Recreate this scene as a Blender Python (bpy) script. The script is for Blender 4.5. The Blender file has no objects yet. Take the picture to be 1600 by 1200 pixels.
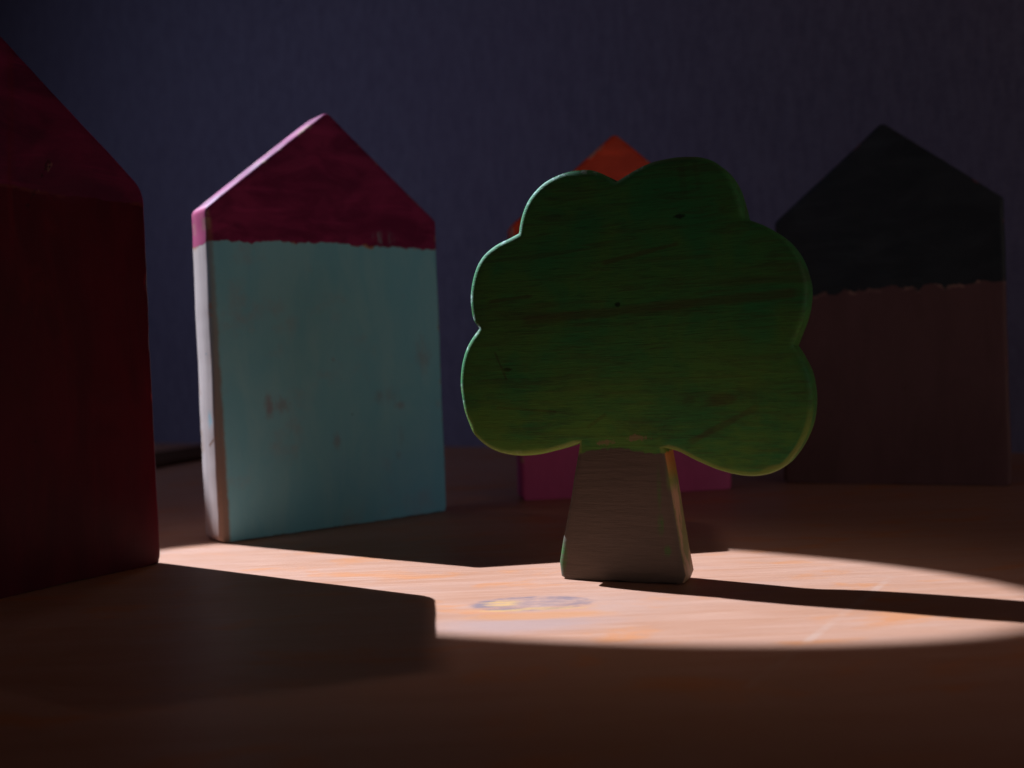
import bpy, bmesh, math, random
from mathutils import Vector, Matrix, noise as mnoise

S = 0.045            # one modelling unit (the camera height above the table) in metres
R = math.radians
scene = bpy.context.scene
COL = scene.collection

# ------------------------------------------------------------------ camera
cam_data = bpy.data.cameras.new("camera")
cam = bpy.data.objects.new("camera", cam_data)
COL.objects.link(cam)
cam_data.sensor_width = 36.0
cam_data.lens = 36.0
cam_data.clip_start = 0.005
cam_data.clip_end = 50.0
pitch, roll = math.atan(30 / 1600), R(2.2)
Fv = Vector((0, math.cos(pitch), -math.sin(pitch)))
Rv = Vector((1, 0, 0))
Uv = Rv.cross(Fv)
Iv = math.cos(roll) * Rv - math.sin(roll) * Uv
Jv = math.sin(roll) * Rv + math.cos(roll) * Uv
cam.matrix_world = Matrix(((Iv.x, Jv.x, -Fv.x, 0), (Iv.y, Jv.y, -Fv.y, 0), (Iv.z, Jv.z, -Fv.z, S), (0, 0, 0, 1)))
cam_data.dof.use_dof = True
cam_data.dof.focus_distance = 4.75 * S
cam_data.dof.aperture_fstop = 16.0
scene.camera = cam

# ------------------------------------------------------------------ light
world = bpy.data.worlds.new("World")
scene.world = world
world.use_nodes = True
bg = world.node_tree.nodes["Background"]
bg.inputs[0].default_value = (0.62, 0.68, 1.0, 1)
bg.inputs[1].default_value = 0.006

scene.view_settings.view_transform = 'Standard'
scene.view_settings.look = 'None'
scene.view_settings.exposure = 0.0
scene.view_settings.gamma = 1.0
scene.cycles.use_denoising = True
scene.cycles.max_bounces = 10
scene.cycles.diffuse_bounces = 6

SUN = Vector((1.58, -1.05, -2.005)).normalized()          # travel direction of the low sunbeam
PA = Vector((-SUN.y, SUN.x, 0)).normalized() * 1.0
PA = Vector((0.55348316, 0.83286037, 0.0))
PB = SUN.cross(PA)
AX1 = (-0.26383643 * PA - 0.96456744 * PB).normalized()    # long axis of the beam's oval
AX2 = SUN.cross(AX1) * -1.0
c0 = 3.94232 * PA - 2.05263 * PB
c0 = c0 - SUN * (c0.z / SUN.z)                             # where the beam's axis meets the table


def beam(name, dist, ax1, ax2, blend, radius, energy, color, aim=c0):
    d = bpy.data.lights.new(name, 'SPOT')
    d.energy = energy
    d.color = color
    d.shadow_soft_size = radius * S
    d.spot_size = 2 * math.atan(ax1 / dist)
    d.spot_blend = blend
    o = bpy.data.objects.new(name, d)
    COL.objects.link(o)
    p = (aim - SUN * dist) * S
    k = ax2 / ax1
    z = -SUN
    x = AX1
    y = z.cross(x) * k
    o.matrix_world = Matrix(((x.x, y.x, z.x, p.x), (x.y, y.y, z.y, p.y), (x.z, y.z, z.z, p.z), (0, 0, 0, 1)))
    return o


beam("sun_beam", 42.0, 1.72, 0.975, 0.02, 0.075, 550.0, (0.61, 0.775, 0.98))
beam("sun_beam_glow", 42.0, 2.75, 1.95, 1.0, 0.7, 19.0, (1.0, 0.80, 0.75))

wall_light = bpy.data.lights.new("wall_fill", 'AREA')  # added cool fill, narrowed to brighten the left of the wall
wall_light.shape = 'RECTANGLE'
wall_light.size, wall_light.size_y = 8 * S, 6 * S
wall_light.energy = 0.115
wall_light.spread = R(95)
wall_light.color = (0.55, 0.66, 1.0)
wo = bpy.data.objects.new("wall_fill", wall_light)
COL.objects.link(wo)
wp = Vector((-9.5, 5.5, 6.5)) * S
wo.location = wp
wo.rotation_euler = (Vector((-3.0, 13.0, 3.0)) * S - wp).to_track_quat('-Z', 'Y').to_euler()


face_light = bpy.data.lights.new("face_fill", 'AREA')                # added low fill from the right, brightens the house fronts
face_light.shape = 'RECTANGLE'
face_light.size, face_light.size_y = 7 * S, 3 * S
face_light.energy = 0.25
face_light.color = (1.0, 0.90, 0.86)
ro = bpy.data.objects.new("face_fill", face_light)
COL.objects.link(ro)
rp = Vector((10.5, -3.5, 2.4)) * S
ro.location = rp
ro.rotation_euler = (Vector((0.0, 7.0, 1.4)) * S - rp).to_track_quat('-Z', 'Y').to_euler()


lamp = bpy.data.lights.new("top_fill", 'AREA')             # added faint warm fill overhead, reddens the shaded table
lamp.size = 12 * S
lamp.energy = 0.046
lamp.color = (1.0, 0.43, 0.26)
lo = bpy.data.objects.new("top_fill", lamp)
COL.objects.link(lo)
lo.location = Vector((2.5, 4.0, 13.0)) * S


# ------------------------------------------------------------------ node helpers
class NT:
    def __init__(self, name):
        self.m = bpy.data.materials.new(name)
        self.m.use_nodes = True
        self.t = self.m.node_tree
        self.n = self.t.nodes
        self.bsdf = self.n["Principled BSDF"]

    def link(self, a, b):
        self.t.links.new(a, b)

    def put(self, sock, v):
        if isinstance(v, bpy.types.NodeSocket):
            self.link(v, sock)
        elif isinstance(v, (tuple, list)) and len(v) == 3 and sock.type == 'RGBA':
            sock.default_value = (*v, 1)
        else:
            sock.default_value = v

    def coords(self):
        tc = self.n.new('ShaderNodeTexCoord')
        v = self.n.new('ShaderNodeVectorMath'); v.operation = 'SCALE'
        self.link(tc.outputs['Object'], v.inputs[0]); v.inputs['Scale'].default_value = 1.0 / S
        s = self.n.new('ShaderNodeSeparateXYZ'); self.link(v.outputs[0], s.inputs[0])
        self.P = v.outputs[0]; self.x, self.y, self.z = s.outputs
        return self.P

    def math(self, op, a, b=0.0, c=0.0, clamp=False):
        q = self.n.new('ShaderNodeMath'); q.operation = op; q.use_clamp = clamp
        self.put(q.inputs[0], a); self.put(q.inputs[1], b); self.put(q.inputs[2], c)
        return q.outputs[0]

    def add(self, a, b): return self.math('ADD', a, b)
    def sub(self, a, b): return self.math('SUBTRACT', a, b)
    def mul(self, a, b): return self.math('MULTIPLY', a, b)
    def mx(self, a, b): return self.math('MAXIMUM', a, b)

    def rng(self, v, a, b, c=0.0, d=1.0, smooth=True):
        q = self.n.new('ShaderNodeMapRange')
        q.interpolation_type = 'SMOOTHSTEP' if smooth else 'LINEAR'
        self.put(q.inputs['Value'], v)
        for k, val in (('From Min', a), ('From Max', b), ('To Min', c), ('To Max', d)):
            q.inputs[k].default_value = val
        return q.outputs['Result']

    def warp(self, sx, sy, sz, off=(0, 0, 0), vec=None, rot=0.0):
        q = self.n.new('ShaderNodeMapping')
        self.link(vec or self.P, q.inputs['Vector'])
        q.inputs['Scale'].default_value = (sx, sy, sz)
        q.inputs['Location'].default_value = off
        q.inputs['Rotation'].default_value = (0, 0, rot)
        return q.outputs[0]

    def noise(self, vec, scale, detail=4.0, rough=0.55, dist=0.0):
        q = self.n.new('ShaderNodeTexNoise')
        self.link(vec, q.inputs['Vector'])
        q.inputs['Scale'].default_value = scale
        q.inputs['Detail'].default_value = detail
        q.inputs['Roughness'].default_value = rough
        q.inputs['Distortion'].default_value = dist
        return q.outputs[0]

    def specks(self, vec, scale, size):
        q = self.n.new('ShaderNodeTexVoronoi')
        self.link(vec, q.inputs['Vector'])
        q.inputs['Scale'].default_value = scale
        return self.rng(q.outputs['Distance'], size, size * 0.45)

    def mix(self, f, a, b, mode='MIX'):
        q = self.n.new('ShaderNodeMix'); q.data_type = 'RGBA'; q.blend_type = mode
        q.clamp_factor = True
        self.put(q.inputs[0], f); self.put(q.inputs[6], a); self.put(q.inputs[7], b)
        return q.outputs[2]

    def attr(self, name):
        q = self.n.new('ShaderNodeAttribute'); q.attribute_name = name
        return q.outputs['Fac']

    def blob(self, u, v, cu, cv, ru, rv, jag=None, amt=0.6, a=1.15, b=0.5):
        """soft irregular patch centred on (cu, cv)"""
        du = self.math('DIVIDE', self.sub(u, cu), ru)
        dv = self.math('DIVIDE', self.sub(v, cv), rv)
        d = self.math('SQRT', self.add(self.mul(du, du), self.mul(dv, dv)))
        if jag is not None:
            d = self.add(d, self.mul(self.sub(jag, 0.5), amt * 2))
        return self.rng(d, a, b)

    def stroke(self, u, v, u0, v0, u1, v1, w, jag=None, amt=0.0):
        """thin straight mark from (u0, v0) to (u1, v1)"""
        L = math.hypot(u1 - u0, v1 - v0); tx, ty = (u1 - u0) / L, (v1 - v0) / L
        a = self.sub(u, u0); b = self.sub(v, v0)
        along = self.add(self.mul(a, tx), self.mul(b, ty))
        across = self.math('ABSOLUTE', self.add(self.mul(a, -ty), self.mul(b, tx)))
        if jag is not None:
            across = self.math('ABSOLUTE', self.add(across, self.mul(self.sub(jag, 0.5), amt)))
        m = self.rng(across, w, w * 0.35)
        m = self.mul(m, self.rng(along, -w, w))
        return self.mul(m, self.rng(along, L + w, L - w))

    def bump(self, h, strength, dist):
        q = self.n.new('ShaderNodeBump')
        q.inputs['Strength'].default_value = strength
        q.inputs['Distance'].default_value = dist * S
        self.put(q.inputs['Height'], h)
        self.link(q.outputs[0], self.bsdf.inputs['Normal'])

    def finish(self, col, rough, spec=0.4):
        self.put(self.bsdf.inputs['Base Color'], col)
        self.put(self.bsdf.inputs['Roughness'], rough)
        self.bsdf.inputs['Specular IOR Level'].default_value = spec
        return self.m


# ------------------------------------------------------------------ mesh helpers
def obj(name, me, mat, parent=None):
    o = bpy.data.objects.new(name, me)
    COL.objects.link(o)
    if mat is not None:
        me.materials.append(mat)
    if parent is not None:
        o.parent = parent
    return o


def resample(pts, step):
    """closed outline cut into short pieces"""
    out = []
    n = len(pts)
    for i in range(n):
        a, b = Vector(pts[i]), Vector(pts[(i + 1) % n])
        k = max(1, int(round((b - a).length / step)))
        for j in range(k):
            out.append(a.lerp(b, j / k))
    return out


def round_corners(pts, rad):
    out = []
    n = len(pts)
    for i in range(n):
        p, a, b = Vector(pts[i]), Vector(pts[i - 1]), Vector(pts[(i + 1) % n])
        r = rad[i] if isinstance(rad, (list, tuple)) else rad
        if r <= 0:
            out.append(p); continue
        da, db = (a - p).normalized(), (b - p).normalized()
        half = da.angle(db) / 2
        cut = min(r / math.tan(half), 0.45 * min((a - p).length, (b - p).length))
        p0, p1 = p + da * cut, p + db * cut
        for k in range(6):
            t = k / 5
            out.append((1 - t) ** 2 * p0 + 2 * t * (1 - t) * p + t * t * p1)
    return out


def smooth_closed(pts, sharp, sub=5):
    """Catmull-Rom through an outline, keeping the listed points as sharp notches"""
    n = len(pts); out = []
    for i in range(n):
        p1, p2 = Vector(pts[i]), Vector(pts[(i + 1) % n])
        p0 = Vector(pts[i - 1]) if i not in sharp else 2 * p1 - p2
        p3 = Vector(pts[(i + 2) % n]) if (i + 1) % n not in sharp else 2 * p2 - p1
        for k in range(sub):
            t = k / sub
            out.append(0.5 * ((2 * p1) + (p2 - p0) * t + (2 * p0 - 5 * p1 + 4 * p2 - p3) * t * t + (3 * p1 - p0 - 3 * p2 + p3) * t ** 3))
    return out


def board_bm(outline, thick, edge, seed, wob=0.006, chips=0.0):
    """A sawn and sanded board: outline in (x, z), rounded over on both faces.
    Vertex layer 'edge' is 1 on the rounded-over rim, 0 on the faces."""
    pts = [Vector(p) for p in outline]
    n = len(pts)
    nor = []
    for i in range(n):
        t = (pts[(i + 1) % n] - pts[i - 1]).normalized()
        nor.append(Vector((t.y, -t.x)))
    area = sum(pts[i].x * pts[(i + 1) % n].y - pts[(i + 1) % n].x * pts[i].y for i in range(n))
    if area < 0:
        nor = [-q for q in nor]
    w = []
    for i, p in enumerate(pts):
        q = mnoise.noise(Vector((p.x * 2.2, p.y * 2.2, seed))) * wob
        q += mnoise.noise(Vector((p.x * 14, p.y * 14, seed + 7))) * wob * 0.35
        w.append(p + nor[i] * q)
    foot = [0.12 if (p.y < 0.012 and nor[i].y < -0.8) else 1.0 for i, p in enumerate(pts)]
    h = thick / 2
    prof = [(edge * 1.7, -h, 0.0), (edge, -h, 0.35), (edge * 0.5, -h + edge * 0.12, 1.0), (edge * 0.14, -h + edge * 0.45, 1.0),
            (0.0, -h + edge, 0.8), (0.0, 0.0, 0.3), (0.0, h - edge, 0.8), (edge * 0.14, h - edge * 0.45, 1.0), (edge * 0.5, h - edge * 0.12, 1.0), (edge, h, 0.35), (edge * 1.7, h, 0.0)]
    bm = bmesh.new()
    lay = bm.verts.layers.float.new('edge')
    rings = []
    for ins, y, e in prof:
        ring = []
        for i, p in enumerate(w):
            k = foot[i]
            if chips and e > 0.3:
                c = mnoise.noise(Vector((p.x * 9, p.y * 9, seed + (3 if y < 0 else 11))))
                k += chips * max(0.0, c - 0.25) * 3
            q = p - nor[i] * ins * k
            yy = y
            v = bm.verts.new((q.x * S, yy * S, max(q.y, 0.0) * S))
            v[lay] = e
            ring.append(v)
        rings.append(ring)
    flip = area > 0
    for a, b in zip(rings[:-1], rings[1:]):
        for i in range(n):
            j = (i + 1) % n
            f = (a[i], a[j], b[j], b[i])
            bm.faces.new(f if flip else f[::-1])
    f0 = bm.faces.new(rings[0] if not flip else rings[0][::-1])
    f1 = bm.faces.new(rings[-1][::-1] if not flip else rings[-1])
    bmesh.ops.recalc_face_normals(bm, faces=bm.faces[:])
    for f in bm.faces:
        f.smooth = True
    return bm


def cut_parts(bm, z):
    """the board above and the board below a paint line, as two meshes"""
    res = []
    for above in (True, False):
        c = bm.copy()
        geom = c.verts[:] + c.edges[:] + c.faces[:]
        bmesh.ops.bisect_plane(c, geom=geom, dist=1e-7, plane_co=(0, 0, z * S), plane_no=(0, 0, 1),
                               clear_inner=above, clear_outer=not above)
        bmesh.ops.triangulate(c, faces=[f for f in c.faces if len(f.verts) > 4])
        me = bpy.data.meshes.new("board")
        c.to_mesh(me); c.free()
        me.update()
        try:
            me.set_sharp_from_angle(angle=R(40))
        except Exception:
            pass
        res.append(me)
    bm.free()
    return res


# ------------------------------------------------------------------ the setting: table and wall
def table_material():
    k = NT("worn wooden table"); k.coords()
    g1 = k.noise(k.warp(0.55, 5.0, 1), 1.3, 6, 0.6, 0.6)
    g2 = k.noise(k.warp(1.1, 26.0, 1), 1.6, 5, 0.65, 0.3)
    g3 = k.noise(k.warp(5.0, 60.0, 1), 2.0, 4, 0.65)
    big = k.noise(k.P, 0.55, 3, 0.5)
    mid = k.noise(k.warp(1.0, 2.2, 1), 1.7, 5, 0.6, 0.5)
    col = k.mix(k.rng(g1, 0.3, 0.72), (0.50, 0.240, 0.155), (0.46, 0.200, 0.115))
    col = k.mix(k.mul(k.rng(g2, 0.42, 0.68), 0.6), col, (0.53, 0.275, 0.185))
    col = k.mix(k.mul(k.rng(g3, 0.5, 0.75), 0.32), col, (0.34, 0.155, 0.09))
    # rubbed orange patches and pale paint haze
    col = k.mix(k.mul(k.rng(mid, 0.53, 0.66), 0.85), col, (0.55, 0.20, 0.082))
    col = k.mix(k.mul(k.rng(k.noise(k.warp(1, 2.5, 1, (4, 9, 0)), 1.3, 5, 0.6), 0.55, 0.75), 0.45), col, (0.47, 0.27, 0.205))
    # scuffed crayon mark in front of the tree
    jag = k.noise(k.warp(1, 2.4, 1), 9.0, 6, 0.75)
    scrib = k.noise(k.warp(5, 30, 1), 1.6, 5, 0.7, 0.6)
    ring = k.blob(k.x, k.y, 0.045, 4.265, 0.27, 0.135, jag, 0.35, 1.02, 0.9)
    hole = k.blob(k.x, k.y, 0.045, 4.265, 0.27, 0.135, jag, 0.35, 0.78, 0.62)
    haze = k.blob(k.x, k.y, -0.02, 3.93, 0.42, 0.17, jag, 0.4, 1.2, 0.3)
    haze2 = k.blob(k.x, k.y, 0.25, 4.2, 0.5, 0.3, jag, 0.5, 1.2, 0.2)
    col = k.mix(k.mul(haze2, 0.45), col, (0.48, 0.275, 0.21))
    col = k.mix(k.mul(haze, 0.8), col, (0.42, 0.245, 0.20))
    col = k.mix(k.mul(k.blob(k.x, k.y, 0.06, 4.05, 0.33, 0.07, jag, 0.5), 0.7), col, (0.57, 0.22, 0.085))
    col = k.mix(k.mul(k.mul(ring, k.sub(1.0, k.mul(hole, 0.35))), k.mul(k.rng(jag, 0.34, 0.58), k.rng(scrib, 0.30, 0.54))), col, (0.235, 0.150, 0.150))
    yel = k.mx(k.blob(k.x, k.y, -0.085, 4.28, 0.10, 0.06, jag, 0.9), k.blob(k.x, k.y, 0.05, 4.165, 0.26, 0.03, jag, 1.0))
    col = k.mix(k.mul(k.mul(yel, k.rng(scrib, 0.62, 0.42)), 0.8), col, (0.62, 0.33, 0.105))
    # pale straight scratch
    sc = k.stroke(k.x, k.y, 0.66, 3.05, 1.64, 4.50, 0.022, jag, 0.01)
    sc = k.mul(sc, k.rng(k.noise(k.warp(1, 1, 1), 3.5, 4, 0.6), 0.35, 0.62))
    col = k.mix(k.mul(sc, 0.28), col, (0.56, 0.38, 0.30))
    # dents and crumbs
    sp = k.specks(k.warp(1, 1.4, 1), 5.0, 0.035)
    dust = k.specks(k.warp(1, 1, 1, (3.3, 1.7, 0)), 4.0, 0.022)
    col = k.mix(k.mul(dust, 0.6), col, (0.62, 0.48, 0.42))
    col = k.mix(k.mul(sp, 0.5), col, (0.20, 0.12, 0.09))
    rough = k.add(k.rng(g2, 0.3, 0.7, 0.34, 0.50), k.mul(k.rng(big, 0.4, 0.65), 0.1))
    k.bump(k.add(k.mul(g2, 0.7), k.mul(g3, 0.5)), 0.35, 0.012)
    return k.finish(col, rough, 0.22)


def wall_material():
    k = NT("dark blue woven wall covering"); k.coords()
    a = k.noise(k.warp(5, 5, 1.1), 3.0, 5, 0.75)
    b = k.noise(k.warp(2, 2, 9), 5.0, 3, 0.6)
    c = k.noise(k.P, 0.3, 3, 0.5)
    col = k.mix(k.rng(a, 0.36, 0.64), (0.145, 0.126, 0.188), (0.188, 0.166, 0.236))
    col = k.mix(k.mul(k.rng(b, 0.4, 0.7), 0.3), col, (0.24, 0.21, 0.28))
    col = k.mix(k.mul(k.rng(c, 0.35, 0.7), 0.25), col, (0.15, 0.115, 0.19))
    lint = k.specks(k.warp(1, 1, 1), 0.75, 0.012)
    col = k.mix(lint, col, (0.6, 0.58, 0.6))
    k.bump(k.add(a, k.mul(b, 0.5)), 0.5, 0.03)
    return k.finish(col, 0.9, 0.15)


# wall: an upright sheet that runs obliquely behind the blocks
W0, WD = Vector((-0.67, 12.8, 0)), Vector((0.852, -0.523, 0)).normalized()
me = bpy.data.meshes.new("wall")
a, b = W0 - WD * 20, W0 + WD * 15
wn = Vector((-WD.y, WD.x, 0)) * 0.4
vs = [a, b, b + wn, a + wn]
verts = [(p * S)[:] for p in vs] + [((p + Vector((0, 0, 12))) * S)[:] for p in vs]
verts = [(v[0], v[1], v[2] - 0.004) for v in verts]
me.from_pydata(verts, [], [(0, 1, 5, 4), (1, 2, 6, 5), (2, 3, 7, 6), (3, 0, 4, 7), (4, 5, 6, 7), (3, 2, 1, 0)])
wall = obj("wall", me, wall_material())
wall["kind"] = "structure"

# table top: a thick board with an eased front edge
bm = bmesh.new()
bmesh.ops.create_cube(bm, size=1)
for v in bm.verts:
    v.co = Vector((v.co.x * 36 * S, (v.co.y * 32 + 11) * S, (v.co.z - 0.5) * 0.6 * S))
bmesh.ops.bevel(bm, geom=bm.edges[:], offset=0.05 * S, segments=3, profile=0.5, affect='EDGES')
me = bpy.data.meshes.new("table_top"); bm.to_mesh(me); bm.free()
table = obj("table_top", me, table_material())
table["kind"] = "structure"


# ------------------------------------------------------------------ painted boards
def house_outline(apex_x=0.0, eave_l=2.01, eave_r=2.01, apex=2.68, w=0.8, rc=(0.05, 0.05, 0.055, 0.05, 0.055)):
    p = [(-w, 0), (w, 0), (w, eave_r), (apex_x, apex), (-w, eave_l)]
    return resample(round_corners(p, list(rc)), 0.035)


def house_material(name, wall_c, wall_d, roof_c, roof_d, line, ragged, under, bare, extra=None, rough=0.42, wear=0.5, roof_gloss=0.0, side_wall=None, scallop=3.0, spec=0.25):
    """two coats of hand-brushed paint meeting on a ragged line, bare wood where the rim is rubbed"""
    k = NT(name); k.coords()
    jag = k.noise(k.warp(1, 1, 1), 11.0, 5, 0.7)
    wob = k.noise(k.warp(1, 1, 0.15), scallop, 3, 0.6)
    fine = k.noise(k.warp(22, 22, 3.0), 1.0, 4, 0.65)
    br_w = k.noise(k.warp(3.2, 3.2, 1.0), 1.6, 6, 0.62, 0.5)
    br_r = k.noise(k.warp(1.3, 1.3, 2.6, (3, 1, 5)), 2.0, 6, 0.62, 0.8)
    grain = k.noise(k.warp(40, 40, 1.4), 1.0, 4, 0.6, 0.2)
    edge = k.attr('edge')
    wcol = k.mix(k.rng(br_w, 0.3, 0.7), wall_c, wall_d)
    if side_wall is not None:      # the sawn sides carry another coat than the face
        onside = k.rng(k.y, -0.114, -0.094)
        wcol = k.mix(onside, wcol, k.mix(k.rng(grain, 0.35, 0.7), side_wall, [c * 0.8 for c in side_wall]))
    rcol = k.mix(k.rng(br_r, 0.36, 0.64), roof_c, roof_d)
    rcol = k.mix(k.mul(k.rng(k.noise(k.warp(1.0, 1.0, 5.0, (9, 2, 4)), 1.5, 6, 0.65, 1.0), 0.53, 0.68), 0.5), rcol, [c * 1.45 for c in roof_c])
    d = k.sub(k.z, line)
    if side_wall is not None:
        d = k.add(d, k.mul(k.rng(k.y, -0.14, -0.06), 0.02))
    d = k.add(d, k.mul(k.sub(wob, 0.5), ragged * 3.2))
    d = k.add(d, k.mul(k.sub(jag, 0.5), ragged * 1.7))
    d = k.add(d, k.mul(k.sub(fine, 0.5), ragged * 1.0))
    isroof = k.rng(d, -0.004, 0.004)
    col = k.mix(isroof, wcol, rcol)
    gap = k.mul(k.rng(k.math('ABSOLUTE', d), 0.016, 0.004), k.rng(k.noise(k.warp(1, 1, 1, (7, 3, 2)), 5.0, 3, 0.6), 0.52, 0.6))
    col = k.mix(k.mul(gap, 0.8), col, under)
    ctx = dict(k=k, jag=jag, fine=fine, grain=grain, edge=edge, isroof=isroof, br_w=br_w, br_r=br_r, d=d)
    if extra:
        col = extra(col, ctx)
    w = k.mul(k.rng(edge, 0.35, 1.0), k.rng(k.noise(k.warp(1, 1, 1, (1, 8, 3)), 6.0, 5, 0.7), 0.62 - wear * 0.3, 0.72 - wear * 0.3))
    col = k.mix(k.mul(w, 0.75), col, bare)
    sp = k.specks(k.P, 3.2, 0.028)
    col = k.mix(k.mul(sp, 0.7), col, [c * 0.35 for c in wall_c])
    hgt = k.add(k.mul(grain, 0.45), k.add(k.mul(br_w, 0.5), k.mul(fine, 0.35)))
    hgt = k.add(hgt, k.mul(isroof, 0.25))
    k.bump(hgt, 0.22, 0.012)
    rg = k.rng(k.noise(k.P, 3.0, 4, 0.6), 0.3, 0.7, rough - 0.08, rough + 0.12)
    rg = k.sub(rg, k.mul(isroof, roof_gloss))
    return k.finish(col, rg, spec)


def place(name, mid, ang, thick, label, cat, group=None):
    """an Empty at the foot of a board whose FRONT foot is centred on mid, turned by ang degrees"""
    e = bpy.data.objects.new(name, None)
    COL.objects.link(e)
    a = R(ang)
    back = Vector((-math.sin(a), math.cos(a), 0)) * (thick / 2)
    e.location = (Vector((mid[0], mid[1], 0)) + back) * S + Vector((0, 0, 0.00004))
    e.rotation_euler = (0, 0, a)
    e.empty_display_size = 0.02
    e["label"] = label
    e["category"] = cat
    if group:
        e["group"] = group
    return e


def house(mid, ang, thick, label, mat, line, edge, seed, outline, wob=0.006, chips=0.4):
    e = place("toy_house", mid, ang, thick, label, "toy house", "painted wooden toy houses")
    up, low = cut_parts(board_bm(outline, thick, edge, seed, wob, chips), line)
    obj("roof", up, mat, e)
    obj("wall_block", low, mat, e)
    return e


TH = 0.25

# --- turquoise house
def blue_extra(col, c):
    k = c['k']; front = k.rng(k.y, -0.06, -0.12)
    fj = k.noise(k.warp(1.6, 1.6, 1.0), 26.0, 5, 0.75)
    smear = k.noise(k.warp(3.0, 3.0, 1.0, (2, 2, 2)), 3.0, 5, 0.65, 0.4)
    red = k.blob(k.x, k.z, -0.475, 0.80, 0.04, 0.085, fj, 1.1, 1.2, 0.2)
    for (a, b, p, q) in ((-0.39, 0.80, 0.05, 0.05), (-0.018, 0.555, 0.03, 0.055), (-0.021, 1.077, 0.012, 0.014), (0.36, 0.82, 0.09, 0.05), (0.46, 0.76, 0.05, 0.03), (0.47, 0.55, 0.03, 0.06), (0.66, 1.1, 0.06, 0.12), (0.44, 0.42, 0.02, 0.03)):
        red = k.mx(red, k.mul(k.blob(k.x, k.z, a, b, p * 1.2, q * 1.2, fj, 1.1, 1.2, 0.1), 0.75))
    red = k.mul(red, k.rng(smear, 0.33, 0.6))
    col = k.mix(k.mul(k.mul(red, front), 0.52), col, (0.30, 0.12, 0.15))
    wide = k.rng(k.noise(k.P, 2.4, 5, 0.65), 0.55, 0.75)
    col = k.mix(k.mul(k.mul(wide, k.sub(1.0, c['isroof'])), k.mul(front, 0.42)), col, (0.40, 0.34, 0.38))
    # pale brush ends running up into the roof coat
    up = k.mul(k.blob(k.x, k.z, 0.40, 1.875, 0.10, 0.05, c['fine'], 0.9), k.rng(c['fine'], 0.40, 0.55))
    col = k.mix(k.mul(k.mul(up, front), 0.6), col, (0.25, 0.36, 0.42))
    deep = k.blob(k.x, k.z, 0.75, 0.0, 0.95, 0.75, k.noise(k.P, 1.7, 4, 0.6), 0.6, 1.2, 0.2)
    col = k.mix(k.mul(k.mul(deep, front), 0.45), col, (0.17, 0.46, 0.74))
    # bare rubbed wood along the near front arris
    strip = k.rng(k.add(k.add(k.x, k.mul(k.z, 0.017)), k.mul(k.sub(c['jag'], 0.5), 0.03)), -0.742, -0.768)
    strip = k.mul(strip, k.rng(k.y, -0.085, -0.11))
    strip = k.mul(strip, k.rng(k.z, 1.98, 1.9))
    col = k.mix(k.mul(strip, k.rng(k.z, 1.9, 0.2, 0.45, 0.85)), col, k.mix(k.rng(c['grain'], 0.3, 0.7), (0.34, 0.15, 0.075), (0.25, 0.11, 0.06)))
    # pink roof coat and a smear of turquoise on the sunlit side
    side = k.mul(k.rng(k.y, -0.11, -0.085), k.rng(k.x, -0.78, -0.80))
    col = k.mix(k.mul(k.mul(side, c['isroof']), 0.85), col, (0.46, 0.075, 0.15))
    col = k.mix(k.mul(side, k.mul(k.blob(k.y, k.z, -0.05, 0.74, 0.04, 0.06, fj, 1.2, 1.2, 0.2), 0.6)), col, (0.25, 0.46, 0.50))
    nick = k.stroke(k.y, k.z, -0.02, 0.58, -0.11, 0.63, 0.012, c['jag'], 0.01)
    col = k.mix(k.mul(nick, side), col, (0.30, 0.16, 0.11))
    # chipped paint along the foot
    foot = k.rng(k.add(k.z, k.mul(k.sub(k.noise(k.warp(1, 1, 0.3), 13.0, 6, 0.8), 0.5), 0.075)), 0.008, -0.006)
    return k.mix(k.mul(foot, front), col, (0.12, 0.08, 0.06))

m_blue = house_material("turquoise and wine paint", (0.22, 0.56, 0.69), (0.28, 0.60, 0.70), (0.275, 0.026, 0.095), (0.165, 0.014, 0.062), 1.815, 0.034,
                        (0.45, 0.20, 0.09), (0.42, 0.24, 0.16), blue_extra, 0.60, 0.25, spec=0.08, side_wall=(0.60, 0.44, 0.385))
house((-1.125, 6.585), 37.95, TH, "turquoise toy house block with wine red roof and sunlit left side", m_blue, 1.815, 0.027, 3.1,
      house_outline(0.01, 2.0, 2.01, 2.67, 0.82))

# --- dark red house at the left
def red_extra(col, c):
    k = c['k']
    s1 = k.noise(k.warp(4.0, 4.0, 0.7, (5, 5, 1)), 1.2, 5, 0.65, 1.2)
    col = k.mix(k.mul(k.rng(s1, 0.55, 0.72), 0.55), col, (0.13, 0.006, 0.012))
    dark = k.blob(k.x, k.z, -0.03 + 0.33, 2.0, 0.22, 0.14, k.noise(k.P, 3.0, 4, 0.6), 0.5)
    col = k.mix(k.mul(dark, 0.5), col, (0.10, 0.012, 0.035))
    cr = k.stroke(k.x, k.z, 0.245, 2.09, 0.115, 1.85, 0.010, c['jag'], 0.09)
    col = k.mix(k.mul(cr, 0.6), col, (0.02, 0.008, 0.008))
    cr2 = k.mul(k.stroke(k.x, k.z, 0.262, 2.085, 0.165, 1.91, 0.006, c['jag'], 0.09), k.rng(k.noise(k.P, 12.0, 2, 0.5), 0.5, 0.56))
    return k.mix(k.mul(cr2, 0.3), col, (0.30, 0.18, 0.11))

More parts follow.
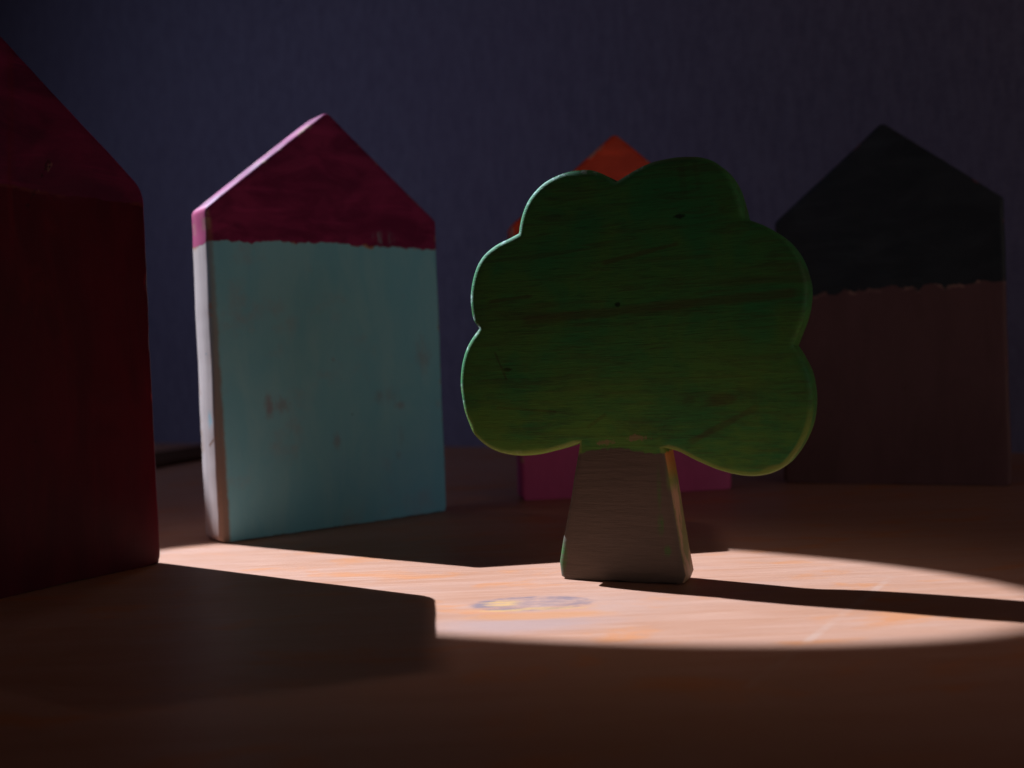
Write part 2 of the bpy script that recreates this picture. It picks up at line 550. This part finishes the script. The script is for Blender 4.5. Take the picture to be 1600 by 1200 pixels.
m_red = house_material("dark red paint", (0.085, 0.004, 0.011), (0.056, 0.003, 0.009), (0.150, 0.012, 0.046), (0.085, 0.008, 0.032), 1.93, 0.02,
                       (0.12, 0.02, 0.02), (0.30, 0.03, 0.04), red_extra, 0.42, 0.2, spec=0.12)
a = R(57.36)
ux, uy = math.cos(a), math.sin(a)
house((-1.932 - 0.8 * ux, 5.527 - 0.8 * uy), 57.36, TH, "dark red toy house block cut off by the left edge of the picture", m_red, 1.93, 0.027, 8.7, house_outline(0.0, rc=(0.05, 0.05, 0.16, 0.06, 0.16)))

# --- pink house with the orange roof
m_pink = house_material("orange and pink paint", (0.62, 0.085, 0.25), (0.54, 0.07, 0.21), (0.74, 0.072, 0.028), (0.64, 0.056, 0.022), 1.62, 0.03,
                        (0.30, 0.10, 0.06), (0.55, 0.30, 0.20), None, 0.5, 0.35)
house((0.832, 7.576), 6.88, TH, "pink toy house block with orange roof, mostly hidden behind the tree", m_pink, 1.62, 0.03, 14.2, house_outline(0.0))

# --- dark house at the right
def black_extra(col, c):
    k = c['k']
    tan = k.mul(k.rng(k.math('ABSOLUTE', k.add(c['d'], 0.012)), 0.02, 0.006), k.rng(k.noise(k.warp(1, 1, 1, (0, 4, 1)), 3.2, 3, 0.6), 0.5, 0.58))
    return k.mix(k.mul(tan, 0.35), col, (0.30, 0.17, 0.13))

m_black = house_material("black and mauve brown paint", (0.155, 0.070, 0.067), (0.128, 0.057, 0.054), (0.030, 0.035, 0.039), (0.022, 0.026, 0.030), 1.45, 0.055,
                         (0.38, 0.2, 0.15), (0.22, 0.07, 0.08), black_extra, 0.55, 0.15, scallop=4.2)
house((2.80, 7.599), -25.13, TH, "brown toy house block with black roof at the right", m_black, 1.45, 0.027, 21.9, house_outline(0.0, 2.02, 2.05, 2.69))

# ------------------------------------------------------------------ tree
CROWN = [(-0.185, 0.630), (-0.275, 0.602), (-0.379, 0.578), (-0.476, 0.571), (-0.571, 0.584), (-0.65, 0.621), (-0.706, 0.679), (-0.739, 0.759), (-0.755, 0.841), (-0.762, 0.924), (-0.752, 1.003), (-0.729, 1.075), (-0.694, 1.134), (-0.656, 1.178),
         (-0.681, 1.218), (-0.691, 1.279), (-0.692, 1.34), (-0.679, 1.406), (-0.654, 1.473), (-0.613, 1.528), (-0.556, 1.568), (-0.492, 1.593), (-0.44, 1.613),
         (-0.433, 1.651), (-0.418, 1.7), (-0.388, 1.759), (-0.342, 1.808), (-0.285, 1.844), (-0.217, 1.867), (-0.147, 1.871), (-0.086, 1.865), (-0.028, 1.836), (0.02, 1.8),
         (0.068, 1.824), (0.127, 1.85), (0.197, 1.871), (0.272, 1.878), (0.343, 1.875), (0.404, 1.865), (0.459, 1.842), (0.507, 1.797), (0.544, 1.731), (0.564, 1.666), (0.582, 1.586),
         (0.634, 1.562), (0.696, 1.526), (0.747, 1.481), (0.788, 1.422), (0.816, 1.352), (0.83, 1.275), (0.824, 1.199), (0.803, 1.126), (0.779, 1.07), (0.764, 1.034),
         (0.795, 0.979), (0.821, 0.915), (0.832, 0.835), (0.829, 0.75), (0.808, 0.671), (0.769, 0.594), (0.717, 0.531), (0.656, 0.496), (0.586, 0.482), (0.508, 0.489), (0.426, 0.509), (0.343, 0.546), (0.265, 0.586), (0.198, 0.606)]
TRUNK = [(0.198, 0.606), (0.218, 0.47), (0.247, 0.25), (0.270, 0.085), (0.277, 0.04), (0.262, 0.004), (0.24, 0.0), (-0.272, 0.0), (-0.295, 0.012), (-0.302, 0.075), (-0.283, 0.178), (-0.242, 0.355), (-0.205, 0.534)]
cr = [Vector(p) for p in CROWN]
sharp = {0, 13, 22, 32, 43, 53, len(CROWN) - 1}
sm = smooth_closed(cr, sharp, 4)
sm = sm[:-4] + [cr[-1]]
tk = resample([Vector(p) for p in TRUNK], 0.04)
tk = tk[1:]
# drop the closing run back along the crown foot
end = Vector(TRUNK[-1])
keep = []
for p in tk:
    keep.append(p)
    if (p - end).length < 1e-6:
        break
keep += [end.lerp(cr[0], 0.4), end.lerp(cr[0], 0.75)]
tree_outline = [Vector((p.x * (1.045 - 0.03 * min(max(p.x / 0.3, 0.0), 1.0)), p.y)) for p in sm + keep]


def tree_material():
    k = NT("green and brown paint on pine"); k.coords()
    jag = k.noise(k.P, 10.0, 5, 0.7)
    grain = k.noise(k.warp(2.2, 12, 26.0), 1.6, 6, 0.7, 0.7)
    gfine = k.noise(k.warp(6.0, 30, 70.0), 1.6, 4, 0.65, 0.5)
    band = k.noise(k.warp(0.45, 3, 6.0), 1.1, 4, 0.6, 0.5)
    blot = k.noise(k.P, 2.6, 5, 0.62, 0.5)
    tj = k.noise(k.warp(1.0, 1.0, 1.0), 30.0, 5, 0.75)
    edge = k.attr('edge')
    green = k.mix(k.rng(blot, 0.35, 0.68), (0.034, 0.200, 0.058), (0.076, 0.210, 0.040))
    green = k.mix(k.mul(k.rng(band, 0.54, 0.70), 0.6), green, (0.075, 0.085, 0.028))
    green = k.mix(k.mul(k.rng(grain, 0.46, 0.66), 0.6), green, (0.060, 0.080, 0.030))
    green = k.mix(k.mul(k.rng(gfine, 0.48, 0.66), 0.45), green, (0.035, 0.085, 0.030))
    # thinly painted streaks where the wood shows brown
    k1 = k.mx(k.stroke(k.x, k.z, -0.45, 1.20, 0.80, 1.255, 0.030, jag, 0.02), k.stroke(k.x, k.z, -0.05, 1.44, 0.30, 1.50, 0.014, jag, 0.02))
    k1 = k.mx(k1, k.stroke(k.x, k.z, -0.62, 1.30, -0.40, 1.315, 0.012, jag, 0.02))
    k1 = k.mx(k1, k.stroke(k.x, k.z, 0.32, 0.63, 0.62, 0.78, 0.020, jag, 0.03))
    k1 = k.mx(k1, k.blob(k.x, k.z, 0.47, 0.815, 0.075, 0.032, jag, 0.6))
    green = k.mix(k.mul(k1, 0.55), green, (0.070, 0.055, 0.025))
    # scratches and rubbed smudges
    sc = k.stroke(k.x, k.z, -0.60, 1.06, -0.545, 0.93, 0.008, tj, 0.012)
    sc = k.mx(sc, k.stroke(k.x, k.z, -0.60, 0.80, -0.30, 0.775, 0.007, tj, 0.012))
    sc = k.mx(sc, k.mul(k.stroke(k.x, k.z, 0.325, 1.84, 0.335, 1.70, 0.022, tj, 0.02), 0.4))
    sc = k.mx(sc, k.mul(k.stroke(k.x, k.z, 0.385, 1.85, 0.40, 1.72, 0.014, tj, 0.02), 0.3))
    sc = k.mx(sc, k.stroke(k.x, k.z, -0.15, 0.70, -0.06, 0.76, 0.012, tj, 0.03))
    sc = k.mx(sc, k.mul(k.blob(k.x, k.z, 0.09, 0.70, 0.16, 0.06, tj, 1.4, 1.1, 0.2), 0.7))
    sc = k.mx(sc, k.mul(k.blob(k.x, k.z, 0.33, 0.82, 0.05, 0.03, tj, 1.2, 1.1, 0.2), 0.7))
    sc = k.mx(sc, k.mul(k.blob(k.x, k.z, 0.60, 0.84, 0.10, 0.07, tj, 1.4, 1.1, 0.1), 0.6))
    green = k.mix(k.mul(sc, 0.6), green, (0.050, 0.045, 0.020))
    # dark knots, nail hole
    for (a, b, p, q) in ((0.014, 1.252, 0.015, 0.014), (-0.539, 0.977, 0.028, 0.012), (0.31, 1.618, 0.03, 0.012)):
        green = k.mix(k.mul(k.blob(k.x, k.z, a, b, p * 0.9, q * 0.9, tj, 0.9, 1.2, 0.5), 0.85), green, (0.012, 0.012, 0.008))
    rimn = k.noise(k.P, 7.0, 4, 0.65)
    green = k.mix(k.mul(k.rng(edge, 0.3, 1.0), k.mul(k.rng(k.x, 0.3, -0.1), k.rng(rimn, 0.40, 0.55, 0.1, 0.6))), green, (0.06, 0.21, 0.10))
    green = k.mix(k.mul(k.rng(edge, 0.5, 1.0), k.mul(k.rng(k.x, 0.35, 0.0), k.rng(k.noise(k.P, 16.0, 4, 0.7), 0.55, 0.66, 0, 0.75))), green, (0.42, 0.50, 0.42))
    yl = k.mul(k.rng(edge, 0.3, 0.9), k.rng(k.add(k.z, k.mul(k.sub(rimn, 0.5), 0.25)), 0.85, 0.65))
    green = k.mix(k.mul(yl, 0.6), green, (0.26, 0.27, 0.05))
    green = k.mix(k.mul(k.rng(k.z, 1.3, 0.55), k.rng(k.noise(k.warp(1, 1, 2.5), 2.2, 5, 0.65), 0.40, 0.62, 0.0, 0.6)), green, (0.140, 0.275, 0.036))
    brown = k.mix(k.rng(grain, 0.35, 0.68), (0.122, 0.090, 0.068), (0.104, 0.077, 0.058))
    brown = k.mix(k.mul(k.rng(gfine, 0.5, 0.75), 0.3), brown, (0.062, 0.048, 0.038))
    brown = k.mix(k.mul(k.rng(blot, 0.45, 0.7), 0.3), brown, (0.11, 0.088, 0.072))
    # the right sawn side: bare orange wood at the top, streaks of both paints below
    side = k.mul(k.rng(k.y, -0.078, -0.066), k.rng(k.x, 0.12, 0.16))
    sn = k.noise(k.warp(5, 5, 2.0), 1.6, 5, 0.7)
    sidec = k.mix(k.rng(sn, 0.46, 0.58), (0.46, 0.27, 0.17), (0.20, 0.19, 0.07))
    sidec = k.mix(k.rng(k.add(k.z, k.mul(k.sub(jag, 0.5), 0.1)), 0.44, 0.5), sidec, (0.66, 0.24, 0.085))
    brown = k.mix(side, brown, sidec)
    gs = k.mx(k.blob(k.x, k.z, 0.178, 0.265, 0.018, 0.055, tj, 1.0, 1.2, 0.3), k.blob(k.x, k.z, 0.205, 0.15, 0.02, 0.03, tj, 1.0, 1.2, 0.3))
    gs = k.mx(gs, k.mul(k.blob(k.x, k.z, 0.176, 0.42, 0.013, 0.12, tj, 1.3, 1.2, 0.2), 0.7))
    gs = k.mx(gs, k.blob(k.x, k.z, -0.295, 0.11, 0.028, 0.085, tj, 1.2, 1.2, 0.3))
    brown = k.mix(k.mul(gs, k.rng(tj, 0.4, 0.6, 0.2, 0.85)), brown, (0.045, 0.16, 0.03))
    d = k.sub(k.z, 0.605)
    d = k.add(d, k.mul(k.sub(jag, 0.5), 0.06))
    d = k.add(d, k.mul(k.sub(k.noise(k.warp(1, 1, 0.2), 4.5, 3, 0.6), 0.5), 0.06))
    d = k.add(d, k.mul(k.math('ABSOLUTE', k.x), 0.10))
    inside = k.mul(k.rng(k.x, -0.27, -0.23), k.rng(k.x, 0.24, 0.20))     # brown stays on the trunk's width
    isg = k.mx(k.rng(d, -0.006, 0.006), k.mul(k.sub(1.0, inside), k.rng(k.z, 0.40, 0.46)))
    col = k.mix(isg, brown, green)
    bare = k.mx(k.blob(k.x, k.z, -0.06, 0.632, 0.05, 0.016, tj, 1.6, 1.1, 0.5), k.blob(k.x, k.z, 0.085, 0.652, 0.06, 0.014, tj, 1.7, 1.1, 0.5))
    bare = k.mul(bare, k.rng(k.y, -0.05, -0.08))
    col = k.mix(k.mul(bare, 0.6), col, (0.30, 0.17, 0.11))
    hgt = k.add(k.mul(grain, 0.9), k.add(k.mul(gfine, 0.5), k.mul(jag, 0.25)))
    k.bump(hgt, 0.22, 0.012)
    return k.finish(col, k.rng(blot, 0.3, 0.7, 0.5, 0.68), 0.2)


m_tree = tree_material()
tree = place("toy_tree", (0.473, 4.60), -24.0, 0.17, "green toy tree cut from a board, brown trunk, standing in front of pink house", "toy tree")
up, low = cut_parts(board_bm(tree_outline, 0.17, 0.024, 5.5, 0.004, 0.4), 0.600)
# the lobes that hang below the cut line stay with the crown
def move_lobes(up, low):
    a = bmesh.new(); a.from_mesh(up)
    b = bmesh.new(); b.from_mesh(low)
    # islands of the lower mesh
    left = set(b.faces); trunk_faces = None; lobes = []
    while left:
        f = left.pop(); isl = [f]; st = [f]
        while st:
            q = st.pop()
            for e in q.edges:
                for g in e.link_faces:
                    if g in left:
                        left.discard(g); isl.append(g); st.append(g)
        if min(v.co.z for g in isl for v in g.verts) > 0.1 * S:
            lobes += isl
    tmp = b.copy()
    idx = {f.index for f in lobes}
    b.faces.ensure_lookup_table(); tmp.faces.ensure_lookup_table()
    bmesh.ops.delete(tmp, geom=[f for f in tmp.faces if f.index not in idx], context='FACES')
    bmesh.ops.delete(b, geom=lobes, context='FACES')
    t = bpy.data.meshes.new("t"); tmp.to_mesh(t)
    a.from_mesh(t)
    bmesh.ops.remove_doubles(a, verts=a.verts[:], dist=1e-6)
    a.to_mesh(up); b.to_mesh(low)
    for m in (up, low):
        m.update()
        m.set_sharp_from_angle(angle=R(40))
    a.free(); b.free(); tmp.free()
for m in (up, low):
    pass
move_lobes(up, low)
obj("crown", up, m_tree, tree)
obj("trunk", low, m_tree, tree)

# ------------------------------------------------------------------ thin slab standing in for a dark band far back on the table
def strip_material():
    k = NT("dark brown strip"); k.coords()
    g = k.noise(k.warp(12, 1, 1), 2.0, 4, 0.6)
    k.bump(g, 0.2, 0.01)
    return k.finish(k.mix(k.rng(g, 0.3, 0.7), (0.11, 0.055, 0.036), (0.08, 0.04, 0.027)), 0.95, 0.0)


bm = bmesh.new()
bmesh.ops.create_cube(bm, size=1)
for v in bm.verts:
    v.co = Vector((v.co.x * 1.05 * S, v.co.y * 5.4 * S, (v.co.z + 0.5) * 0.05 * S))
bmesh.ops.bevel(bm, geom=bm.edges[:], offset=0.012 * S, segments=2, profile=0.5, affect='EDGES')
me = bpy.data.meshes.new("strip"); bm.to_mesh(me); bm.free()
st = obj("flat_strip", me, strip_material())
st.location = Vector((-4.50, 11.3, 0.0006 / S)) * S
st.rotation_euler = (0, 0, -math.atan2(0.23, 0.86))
st["label"] = "flat dark strip standing in for a dark band far back on the table near the wall"
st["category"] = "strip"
